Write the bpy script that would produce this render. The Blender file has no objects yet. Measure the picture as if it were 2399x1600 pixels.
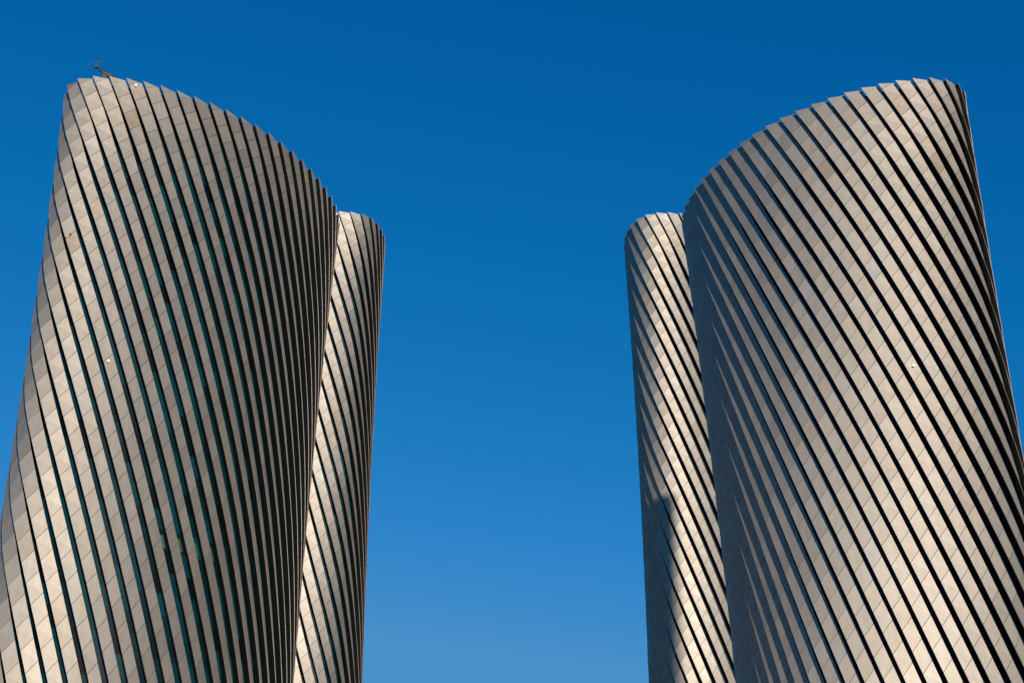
import bpy, math, random
from mathutils import Vector, Matrix

random.seed(7)
R = math.radians
C = bpy.context.scene
COL = C.collection

# ------------------------------------------------------------------ camera
cam_d = bpy.data.cameras.new("camera")
cam_d.sensor_fit = 'HORIZONTAL'
cam_d.sensor_width = 36.0
cam_d.lens = 3579.6 / 2399.0 * 36.0
cam_d.clip_start = 0.1
cam_d.clip_end = 20000.0
cam = bpy.data.objects.new("camera", cam_d)
COL.objects.link(cam)
PITCH, ROLL = R(31.911), R(-0.320)
f = Vector((0, math.cos(PITCH), math.sin(PITCH)))
r0 = Vector((1, 0, 0))
u0 = Vector((0, -math.sin(PITCH), math.cos(PITCH)))
rt = r0 * math.cos(ROLL) + u0 * math.sin(ROLL)
up = u0 * math.cos(ROLL) - r0 * math.sin(ROLL)
m = Matrix(((rt.x, up.x, -f.x), (rt.y, up.y, -f.y), (rt.z, up.z, -f.z))).to_4x4()
m.translation = Vector((0, 0, 1.7))
cam.matrix_world = m
C.camera = cam

# ------------------------------------------------------------------ sky, sun, exposure
SUN_AZ, SUN_EL = 161.0, 7.3           # azimuth clockwise from +Y
w = bpy.data.worlds.new("World")
C.world = w
w.use_nodes = True
nt = w.node_tree
bg = nt.nodes['Background']
sky = nt.nodes.new('ShaderNodeTexSky')
sky.sky_type = 'NISHITA'
sky.sun_disc = False
sky.sun_elevation = R(SUN_EL)
sky.sun_rotation = R(SUN_AZ)
sky.altitude = 0
sky.air_density = 1.0
sky.dust_density = 1.2
sky.ozone_density = 4.0
sep = nt.nodes.new('ShaderNodeSeparateColor')
com = nt.nodes.new('ShaderNodeCombineColor')
nt.links.new(sky.outputs[0], sep.inputs[0])
for ch, (gain, power) in enumerate(((0.042, 5.9), (1.32, 1.235), (3.77, 0.85))):
    pw_ = nt.nodes.new('ShaderNodeMath')
    pw_.operation = 'POWER'
    pw_.inputs[1].default_value = power
    ml_ = nt.nodes.new('ShaderNodeMath')
    ml_.operation = 'MULTIPLY'
    ml_.inputs[1].default_value = gain
    nt.links.new(sep.outputs[1], pw_.inputs[0])
    nt.links.new(pw_.outputs[0], ml_.inputs[0])
    mn_ = nt.nodes.new('ShaderNodeMath')
    mn_.operation = 'MINIMUM'
    mn_.inputs[1].default_value = (0.57, 2.3, 4.8)[ch]
    nt.links.new(ml_.outputs[0], mn_.inputs[0])
    nt.links.new(mn_.outputs[0], com.inputs[ch])
nt.links.new(com.outputs[0], bg.inputs[0])
bg.inputs[1].default_value = 0.06

sd = bpy.data.lights.new("sun", 'SUN')
sd.energy = 3.75
sd.angle = R(1.3)
sd.color = (1.0, 0.86, 0.82)
sun = bpy.data.objects.new("sun", sd)
COL.objects.link(sun)
az, el = R(SUN_AZ), R(SUN_EL)
sv = Vector((math.sin(az) * math.cos(el), math.cos(az) * math.cos(el), math.sin(el)))
sun.rotation_euler = (-sv).to_track_quat('-Z', 'Y').to_euler()

C.view_settings.view_transform = 'Standard'
C.view_settings.look = 'None'
C.view_settings.exposure = 1.02
C.view_settings.gamma = 1.0
C.view_settings.use_curve_mapping = False


# ------------------------------------------------------------------ materials
def new_mat(name):
    mt = bpy.data.materials.new(name)
    mt.use_nodes = True
    return mt, mt.node_tree, mt.node_tree.nodes['Principled BSDF']


def panel_material():
    mt, t, b = new_mat("anodised_panel")
    at = t.nodes.new('ShaderNodeAttribute')
    at.attribute_name = 'tint'
    cr = t.nodes.new('ShaderNodeValToRGB')
    e = cr.color_ramp.elements
    e[0].position, e[0].color = 0.0, (0.315, 0.27, 0.19, 1)
    e[1].position, e[1].color = 1.0, (0.325, 0.330, 0.285, 1)
    for p, c in ((0.12, (0.340, 0.303, 0.226, 1)), (0.5, (0.350, 0.325, 0.250, 1)), (0.85, (0.355, 0.335, 0.270, 1))):
        x = e.new(p)
        x.color = c
    t.links.new(at.outputs['Fac'], cr.inputs[0])
    # rain streaks and dust: a faint wear over each panel
    co = t.nodes.new('ShaderNodeTexCoord')
    mp = t.nodes.new('ShaderNodeMapping')
    mp.inputs['Scale'].default_value = (1.2, 1.2, 0.18)
    nz = t.nodes.new('ShaderNodeTexNoise')
    nz.inputs['Scale'].default_value = 1.0
    nz.inputs['Detail'].default_value = 4
    t.links.new(co.outputs['Object'], mp.inputs[0])
    t.links.new(mp.outputs[0], nz.inputs['Vector'])
    mr = t.nodes.new('ShaderNodeMapRange')
    mr.inputs[1].default_value, mr.inputs[2].default_value = 0.3, 0.7
    mr.inputs[3].default_value, mr.inputs[4].default_value = 0.92, 1.04
    t.links.new(nz.outputs[0], mr.inputs[0])
    mx = t.nodes.new('ShaderNodeMix')
    mx.data_type = 'RGBA'
    mx.blend_type = 'MULTIPLY'
    mx.inputs[0].default_value = 1.0
    t.links.new(cr.outputs[0], mx.inputs[6])
    t.links.new(mr.outputs[0], mx.inputs[7])
    t.links.new(mx.outputs[2], b.inputs['Base Color'])
    b.inputs['Metallic'].default_value = 0.92
    at2 = t.nodes.new('ShaderNodeAttribute')
    at2.attribute_name = 'gloss'
    m2 = t.nodes.new('ShaderNodeMapRange')
    m2.inputs[3].default_value, m2.inputs[4].default_value = 0.57, 0.64
    t.links.new(at2.outputs['Fac'], m2.inputs[0])
    t.links.new(m2.outputs[0], b.inputs['Roughness'])
    return mt


def glass_material():
    mt, t, b = new_mat("sky_teal_glass")
    at = t.nodes.new('ShaderNodeAttribute')
    at.attribute_name = 'tint'
    cr = t.nodes.new('ShaderNodeValToRGB')
    e = cr.color_ramp.elements
    e[0].position, e[0].color = 0.0, (0.0, 0.002, 0.003, 1)
    e[1].position, e[1].color = 1.0, (0.0, 0.021, 0.028, 1)  # teal stands in for the sky reflected in the glass
    t.links.new(at.outputs['Fac'], cr.inputs[0])
    t.links.new(cr.outputs[0], b.inputs['Base Color'])
    b.inputs['Roughness'].default_value = 0.35
    b.inputs['Specular IOR Level'].default_value = 0.08
    return mt


def flat(name, col, rough=0.6, metal=0.0, noise=0.25, scale=1.5, spec=0.5):
    mt, t, b = new_mat(name)
    co = t.nodes.new('ShaderNodeTexCoord')
    nz = t.nodes.new('ShaderNodeTexNoise')
    nz.inputs['Scale'].default_value = scale
    nz.inputs['Detail'].default_value = 5
    mr = t.nodes.new('ShaderNodeMapRange')
    mr.inputs[3].default_value, mr.inputs[4].default_value = 1 - noise, 1 + noise
    mx = t.nodes.new('ShaderNodeMix')
    mx.data_type = 'RGBA'
    mx.blend_type = 'MULTIPLY'
    mx.inputs[0].default_value = 1.0
    mx.inputs[6].default_value = (*col, 1)
    t.links.new(co.outputs['Object'], nz.inputs['Vector'])
    t.links.new(nz.outputs[0], mr.inputs[0])
    t.links.new(mr.outputs[0], mx.inputs[7])
    t.links.new(mx.outputs[2], b.inputs['Base Color'])
    b.inputs['Roughness'].default_value = rough
    b.inputs['Metallic'].default_value = metal
    b.inputs['Specular IOR Level'].default_value = spec
    return mt


M_PANEL = panel_material()
M_GLASS = glass_material()
M_GAP_SHADE = flat("painted_gap_shade", (0.0015, 0.004, 0.0035), 0.6, spec=0.12)  # near-black colour paints the shade in the gaps between fins
M_EDGE_GLINT = flat("brown_edge_glint", (0.10, 0.07, 0.04), 0.5)  # brown lit streaks along the fin edges, put into the colour
M_ROOF = flat("roof_concrete", (0.22, 0.21, 0.2), 0.8)
M_STEEL = flat("crane_steel", (0.018, 0.02, 0.017), 0.55)
M_BOOM = flat("crane_boom_paint", (0.03, 0.026, 0.025), 0.5)
M_GREEN = flat("green_pane", (0.012, 0.04, 0.018), 0.4)
M_GROUND = flat("plaza_paving", (0.10, 0.10, 0.095), 0.8, 0, 0.2, 0.05)
M_LAMP, _t, _b = new_mat("lamp_lens")
_b.inputs['Base Color'].default_value = (0.9, 0.9, 0.85, 1)
_b.inputs['Emission Color'].default_value = (1, 0.93, 0.82, 1)
_b.inputs['Emission Strength'].default_value = 0.8


# ------------------------------------------------------------------ helpers
def mesh_obj(name, verts, faces, mats, parent=None, midx=None, attrs=None):
    me = bpy.data.meshes.new(name)
    me.from_pydata(verts, [], faces)
    for k in mats:
        me.materials.append(k)
    if midx:
        me.polygons.foreach_set('material_index', midx)
    for an, vals in (attrs or {}).items():
        a = me.attributes.new(an, 'FLOAT', 'FACE')
        a.data.foreach_set('value', vals)
    me.update()
    o = bpy.data.objects.new(name, me)
    COL.objects.link(o)
    if parent:
        o.parent = parent
    return o


class Shape:
    def __init__(s):
        s.v, s.f = [], []

    def tube(s, a, b, ra, rb=None, n=8):
        rb = ra if rb is None else rb
        a, b = Vector(a), Vector(b)
        d = (b - a).normalized()
        x = d.orthogonal().normalized()
        y = d.cross(x)
        k = len(s.v)
        for p, rr in ((a, ra), (b, rb)):
            for i in range(n):
                t = 2 * math.pi * i / n
                s.v.append(tuple(p + (x * math.cos(t) + y * math.sin(t)) * rr))
        for i in range(n):
            j = (i + 1) % n
            s.f.append((k + i, k + j, k + n + j, k + n + i))
        s.f.append(tuple(k + i for i in reversed(range(n))))
        s.f.append(tuple(k + n + i for i in range(n)))
        return s

    def box(s, c, size, rz=0.0, bev=0.04):
        cx, cy, cz = c
        k = len(s.v)
        hx, hy, hz = size[0] / 2, size[1] / 2, size[2] / 2
        ring = [(-hx + bev, -hy), (hx - bev, -hy), (hx, -hy + bev), (hx, hy - bev),
                (hx - bev, hy), (-hx + bev, hy), (-hx, hy - bev), (-hx, -hy + bev)]
        for z, q in ((-hz, 1 - bev / max(hx, hy)), (-hz + bev, 1), (hz - bev, 1), (hz, 1 - bev / max(hx, hy))):
            for x, y in ring:
                X, Y = x * q, y * q
                s.v.append((cx + X * math.cos(rz) - Y * math.sin(rz), cy + X * math.sin(rz) + Y * math.cos(rz), cz + z))
        for l in range(3):
            for i in range(8):
                j = (i + 1) % 8
                a = k + l * 8
                s.f.append((a + i, a + j, a + 8 + j, a + 8 + i))
        s.f.append(tuple(k + i for i in reversed(range(8))))
        s.f.append(tuple(k + 24 + i for i in range(8)))
        return s

    def build(s, name, mat, parent=None):
        return mesh_obj(name, s.v, s.f, [mat], parent)


def tag(o, label, cat, group=None):
    o['label'] = label
    o['category'] = cat
    if group:
        o['group'] = group
    return o


def empty(name, loc):
    o = bpy.data.objects.new(name, None)
    COL.objects.link(o)
    o.location = loc
    o.empty_display_size = 5
    return o


# ------------------------------------------------------------------ ground
gv = [(-6000, -6000, 0), (6000, -6000, 0), (6000, 6000, 0), (-6000, 6000, 0)]
ground = mesh_obj("ground", gv, [(0, 1, 2, 3)], [M_GROUND])
ground['kind'] = 'structure'

# ------------------------------------------------------------------ towers
AX, BX, NEXP = -18.766, 37.093, 1.782
STOREY = 3.98
WARP, WARP_U = -0.0501, 0.7538
OFF_IN, OFF_GLASS = -0.90, -1.50        # inner panel edge and glass line behind the fitted fin edge
FIN = 0.715                              # share of a bay the panel covers


class Plan:
    """Oval plan with equal bays along its perimeter; u runs left to right seen from outside."""

    def __init__(s, X, Y, rot, H, sa, sb, taper, turn=(0, 0), lean=(0, 0)):
        s.X, s.Y, s.rot, s.H = X, Y, rot, H
        s.taper, s.turn, s.lean = taper, turn, lean
        N = 1440
        s.N = N
        xs, ys, L = [], [], [0.0]
        for i in range(N + 1):
            t = 2 * math.pi * i / N
            c, n = math.cos(t), math.sin(t)
            x = AX * sa * math.copysign(abs(c) ** (2 / NEXP), c)
            y = BX * sb * math.copysign(abs(n) ** (2 / NEXP), n)
            if i:
                L.append(L[-1] + math.hypot(x - xs[-1], y - ys[-1]))
            xs.append(x)
            ys.append(y)
        s.per = L[-1]
        M = 2880
        s.M = M
        tx, ty = [], []
        k = 0
        for i in range(M + 1):
            a = L[-1] * i / M
            while k < N - 1 and L[k + 1] < a:
                k += 1
            g = (a - L[k]) / (L[k + 1] - L[k])
            tx.append(xs[k] + g * (xs[k + 1] - xs[k]))
            ty.append(ys[k] + g * (ys[k + 1] - ys[k]))
        s.tx, s.ty = tx, ty

    def xy(s, u):
        a = (u % 1.0) * s.M
        i = min(int(a), s.M - 1)
        g = a - i
        return s.tx[i] + g * (s.tx[i + 1] - s.tx[i]), s.ty[i] + g * (s.ty[i + 1] - s.ty[i])

    def p(s, u, z, off=0.0):
        t = (s.H - z) / 100.0
        a1, a2, b1, b2 = s.taper
        qa, qb = 1 + a1 * t + a2 * t * t, 1 + b1 * t + b2 * t * t
        u = u + WARP * math.sin(4 * math.pi * (u - WARP_U)) / (4 * math.pi)
        ro = R(s.rot + s.turn[0] * t + s.turn[1] * t * t)
        cf, sf = math.cos(ro), math.sin(ro)
        x, y = s.xy(u)
        xa, ya = s.xy(u - 0.004)
        xb, yb = s.xy(u + 0.004)
        dx, dy = xb - xa, yb - ya
        l = math.hypot(dx, dy)
        nx, ny = dy / l, -dx / l
        if nx * x + ny * y < 0:
            nx, ny = -nx, -ny
        x, y = x * qa + nx * off, y * qb + ny * off
        return (s.lean[0] * t - sf * x + cf * y, s.lean[1] * t + cf * x + sf * y, z)


def fin_share(top_steps):
    """The gap between the fins opens up gradually below the crown."""
    if top_steps < 1.5:
        return 0.94
    if top_steps > 6.0:
        return FIN
    return 0.94 + (FIN - 0.94) * (top_steps - 1.5) / 4.5


def make_tower(name, label, X, Y, rot, H, shape, ufirst, bays, pitch, seen, twist, seed):
    rnd = random.Random(seed)
    root = empty(name, (X, Y, 0))
    tag(root, label, 'tower', 'spiral-finned towers')
    pl = Plan(X, Y, rot, H, *shape)

    def tw(z):
        d = H - z
        return twist[0] * d / 100 + twist[1] * d * d / 1e4

    rest = (1 - (seen[1] - seen[0]) / pitch) / (bays - (seen[1] - seen[0]))

    def bay_u(j):
        # fins stand a little closer or wider on the side away from the plaza
        j = (j - seen[0]) % bays + seen[0]
        if j <= seen[1]:
            return ufirst + j / pitch
        return ufirst + seen[1] / pitch + (j - seen[1]) * rest
    pw = 1 / pitch

    # glass wall behind the fins, one pane per bay and storey
    cols = bays * 3
    z_l = [H - 0.9]
    while z_l[-1] > STOREY * 1.2:
        z_l.append(z_l[-1] - STOREY)
    z_l.append(0.0)
    v, fc, tint = [], [], []
    for z in z_l:
        for i in range(cols):
            v.append(pl.p(bay_u((i + 0.5) / 3) + tw(z), z, OFF_GLASS))
    for l in range(len(z_l) - 1):
        bt = [rnd.random() for _ in range(bays)]
        for i in range(cols):
            j = (i + 1) % cols
            fc.append((l * cols + i, l * cols + j, (l + 1) * cols + j, (l + 1) * cols + i))
            tint.append(bt[i // 3])
    mesh_obj("glass_wall", v, fc, [M_GLASS], root, attrs={'tint': tint})

    # roof slab, kept below the crown
    v = [pl.p(i / 120.0, H - 3.0, OFF_GLASS - 0.3) for i in range(120)] + [pl.p(i / 120.0, H - 3.6, OFF_GLASS - 0.3) for i in range(120)]
    fc = [tuple(range(120)), tuple(reversed(range(120, 240)))]
    fc += [(i, (i + 1) % 120, 120 + (i + 1) % 120, 120 + i) for i in range(120)]
    mesh_obj("roof", v, fc, [M_ROOF], root)

    # the spiral fins: each one a run of folded panels from the ground to the crown
    G = 0.045
    RISE = 0.62 * STOREY
    TH = 0.10
    CROWN = 0.35                        # how far the fins stand above the nominal height
    n_st = int((H - 4.0) / STOREY)
    for b in range(bays):
        v, fc, mi, tint, gl = [], [], [], [], []
        ub = bay_u(b)

        def L(z, off=0.0):
            return pl.p(ub + tw(z), z, off)

        def Rr(z, off=OFF_IN):
            sh = fin_share((H - z) / STOREY)
            return pl.p(ub + tw(z) + sh * pw, z, off)

        phase = 0.0
        jit = {}

        def J(i):
            if i not in jit:
                jit[i] = rnd.gauss(0, 0.022)
            return jit[i]
        for i in range(-1, n_st):
            zt = H - 0.35 * STOREY - i * STOREY - phase
            zb = zt - STOREY
            lt, lb = zt - G, zb + G
            rt_, rb_ = zt + RISE - G, zb + RISE + G
            lt, rt_ = min(lt, H + CROWN), min(rt_, H + CROWN)
            lb, rb_ = min(lb, H + CROWN), min(rb_, H + CROWN)
            if lt - lb < 0.05:
                continue
            o0, o1 = rnd.gauss(0, 0.010), rnd.gauss(0, 0.010)
            a = L(lt, o0)
            c = L(lb, rnd.gauss(0, 0.010))
            d = Rr(rb_, OFF_IN + rnd.gauss(0, 0.014))
            e_ = Rr(rt_, OFF_IN + o1)
            k = len(v)
            # front of the folded panel, then its inner skin
            A, Cc, D, E = Vector(a), Vector(c), Vector(d), Vector(e_)
            if rb_ >= H + CROWN - 0.05:
                D = Vector(Rr(H + CROWN - 0.02))
                E = Vector(Rr(H + CROWN))
            nrm = (Cc - A).cross(E - A)
            nrm.normalize()
            if nrm.dot(Vector((A.x, A.y, 0))) < 0:
                nrm = -nrm
            for P in (A, Cc, D, E):
                v.append(tuple(P))
            for P in (A, Cc, D, E):
                v.append(tuple(P - nrm * TH))
            t_ = min(1, max(0, rnd.gauss(0.52, 0.13)))
            if rnd.random() < 0.008:
                t_ = rnd.choice((0.0, 1.0))
            g_ = rnd.random()
            t2 = min(1, max(0, t_ + rnd.gauss(0, 0.010)))
            for q, mm, tt in (((k, k + 2, k + 3), 0, t_), ((k, k + 1, k + 2), 0, t2),
                              ((k + 4, k + 7, k + 6), 1, 0), ((k + 4, k + 6, k + 5), 1, 0),
                              ((k, k + 3, k + 7, k + 4), 0, t_), ((k + 2, k + 1, k + 5, k + 6), 0, t_),
                              ((k + 3, k + 2, k + 6, k + 7), 1, t_), ((k + 1, k, k + 4, k + 5), 2, t_)):
                fc.append(q)
                mi.append(mm)
                tint.append(tt)
                gl.append(g_)
        # added near-black faces, outer edge to glass, standing in for the shaded gap
        zs = [H + CROWN - 0.05]
        while zs[-1] - STOREY > 3.0:
            zs.append(zs[-1] - STOREY)
        zs.append(3.5)
        k = len(v)
        for z in zs:
            v.append(L(z, -0.12))
            v.append(pl.p(ub + tw(z) + 0.10 * pw, z, OFF_GLASS - 0.05))
            v.append(pl.p(ub + tw(z) + 0.16 * pw, z, OFF_GLASS - 0.05))
            v.append(pl.p(ub + tw(z) + 0.06 * pw, z, -0.2))
        for i in range(len(zs) - 1):
            a = k + i * 4
            for q in ((a, a + 1, a + 5, a + 4), (a + 3, a + 7, a + 6, a + 2), (a, a + 4, a + 7, a + 3)):
                fc.append(q)
                mi.append(1)
                tint.append(0)
                gl.append(0)
        fc.append((k, k + 3, k + 2, k + 1))
        mi.append(1)
        tint.append(0)
        gl.append(0)
        mesh_obj("spiral_fin", v, fc, [M_PANEL, M_GAP_SHADE, M_EDGE_GLINT], root, mi, {'tint': tint, 'gloss': gl})

    def at(j, z, off):
        return Vector(pl.p(bay_u(j) + tw(z), z, off))
    return root, at


NEAR = (0.0684, 0.0639, -0.1766, 0.0339)
FAR = (-0.0626, 0.0659, -0.1806, 0.0550)
TURN = (1.598, -1.563)
NL = make_tower("tower", "nearest tower on the left, its rounded sunlit nose topped by a small crane",
                -67.180, 268.464, 49.536, 215.0, (1, 1, NEAR, TURN, (0.959, -5.249)),
                0.7219, 50, 49.508, (-8, 26), (0.2242, -0.0086), 1)
NR = make_tower("tower", "nearest tower on the right, broad lit face with thick dark spiral gaps",
                68.097, 269.206, -45.880, 215.0, (1, 1, NEAR, TURN, (-0.959, -5.249)),
                -0.1782, 50, 49.508, (-8, 26), (0.2242, -0.0086), 2)
FSH = (0.9857, 0.9857 * 0.7075, FAR)
FL = make_tower("tower", "slim far tower half hidden behind the right edge of the left tower",
                -62.25, 416.1, 128.57, 296.0, FSH, 0.6766, 36, 35.74, (-6, 14), (0.2732, -0.0086), 3)
FR = make_tower("tower", "slim far tower beside the right tower, a straight shadow edge down its side",
                57.62, 417.8, -126.67, 296.0, FSH, 0.1755, 36, 35.74, (-6, 14), (0.2732, -0.0086), 4)


# ------------------------------------------------------------------ small things on the facades
def facade_lamp(tower, j, z):
    root, at = tower
    base = OFF_IN * (j % 1.0) / FIN
    n0, n1 = at(j, z, base - 0.1), at(j, z, base + 0.75)
    s = Shape()
    s.tube(n0, n0.lerp(n1, 0.7), 0.08, 0.13, 10)
    o = s.build("facade_lamp", M_STEEL, root)
    s = Shape()
    s.tube(n0.lerp(n1, 0.7), n1, 0.2, 0.13, 12)
    s.build("lamp_lens", M_LAMP, o)


facade_lamp(NL, 5.42, 213.8)
facade_lamp(NL, -1.75, 146.1)
facade_lamp(NR, 8.46, 145.5)


def green_pane(tower, j0, j1, z, hgt):
    root, at = tower
    v = []
    for off in (OFF_GLASS + 0.03, OFF_GLASS + 0.09):
        for zz, jj in ((z + hgt / 2, j0), (z + hgt / 2, j1), (z - hgt / 2, j1), (z - hgt / 2, j0)):
            v.append(tuple(at(jj, zz, off)))
    fc = [(0, 1, 2, 3), (7, 6, 5, 4), (0, 4, 5, 1), (1, 5, 6, 2), (2, 6, 7, 3), (3, 7, 4, 0)]
    mesh_obj("window", v, fc, [M_GREEN], root)


for n in (-1, 0, 1, 2):
    green_pane(NL, n - 0.24, n - 0.04, 112.4, 2.4)

# slim rod and fitting making a small dark mark on the near left tower
at = NL[1]
s = Shape()
a_, b_ = at(-2.23, 174.15, 0.25), at(-1.35, 173.7, 0.0)
s.tube(a_, b_, 0.03, 0.025, 8)
s.tube(a_.lerp(b_, 0.3), at(-1.95, 174.0, -0.6), 0.05, 0.05, 8)
da = s.build("thin_rod", M_STEEL, NL[0])
s = Shape()
hp = at(-1.62, 174.9, 0.1)
s.tube(hp, hp + Vector((0, 0, -0.35)), 0.14, 0.1, 10)
s.tube(hp, at(-1.62, 174.9, -0.7), 0.05, 0.05, 6)
s.build("rod_fitting", M_STEEL, da)

# ------------------------------------------------------------------ roof crane on the near left tower
cr = empty("roof_crane", (-86.6, 249.0, 212.0))
tag(cr, "small dark roof crane with a thin sloping boom behind the crown of the left tower", "crane")
o = Vector(cr.location)


def rel(p):
    return tuple(Vector(p) - o)


s = Shape()
s.box((0, 0, 0.35), (3.2, 3.0, 0.7), 0.3)
s.build("base", M_STEEL, cr)
s = Shape()
s.tube((0, 0, 0.6), (0, 0, 11.5), 0.7, 0.6, 10)
s.build("mast", M_STEEL, cr)
# jib rising to the upper left, lattice of tubes
s = Shape()
p0, p1 = Vector(rel((-84.9, 248.4, 223.0))), Vector(rel((-89.3, 248.0, 226.5)))
d = (p1 - p0).normalized()
sd_ = Vector((0, 1, 0))
upv = sd_.cross(d).normalized()
if upv.z < 0:
    upv = -upv
wd = 0.55
pts0 = [p0 + sd_ * wd - upv * wd, p0 - sd_ * wd - upv * wd, p0 + upv * wd * 1.4]
pts1 = [p1 + sd_ * wd * .4 - upv * wd * .4, p1 - sd_ * wd * .4 - upv * wd * .4, p1 + upv * wd * .4]
for a, b in zip(pts0, pts1):
    s.tube(a, b, 0.11, 0.09, 8)
NSEG = 6
for i in range(NSEG):
    t0, t1 = i / NSEG, (i + 1) / NSEG
    for a in range(3):
        b = (a + 1) % 3
        s.tube(pts0[a].lerp(pts1[a], t0), pts0[b].lerp(pts1[b], t1), 0.055, 0.055, 6)
s.build("jib", M_STEEL, cr)
s = Shape()
s.box(rel((-86.9, 248.6, 223.9)), (1.7, 1.4, 1.5), 0.4)
s.build("machine_box", M_STEEL, cr)
s = Shape()
s.box(rel((-89.3, 248.0, 226.4)), (0.5, 0.55, 0.9), 0.2)
s.build("boom_head", M_STEEL, cr)
s = Shape()
s.tube(rel((-91.4, 248.2, 226.9)), rel((-88.1, 248.0, 228.05)), 0.10, 0.08, 8)
s.tube(rel((-89.5, 248.1, 227.7)), rel((-89.35, 248.0, 226.4)), 0.07, 0.07, 8)
s.build("boom", M_BOOM, cr)
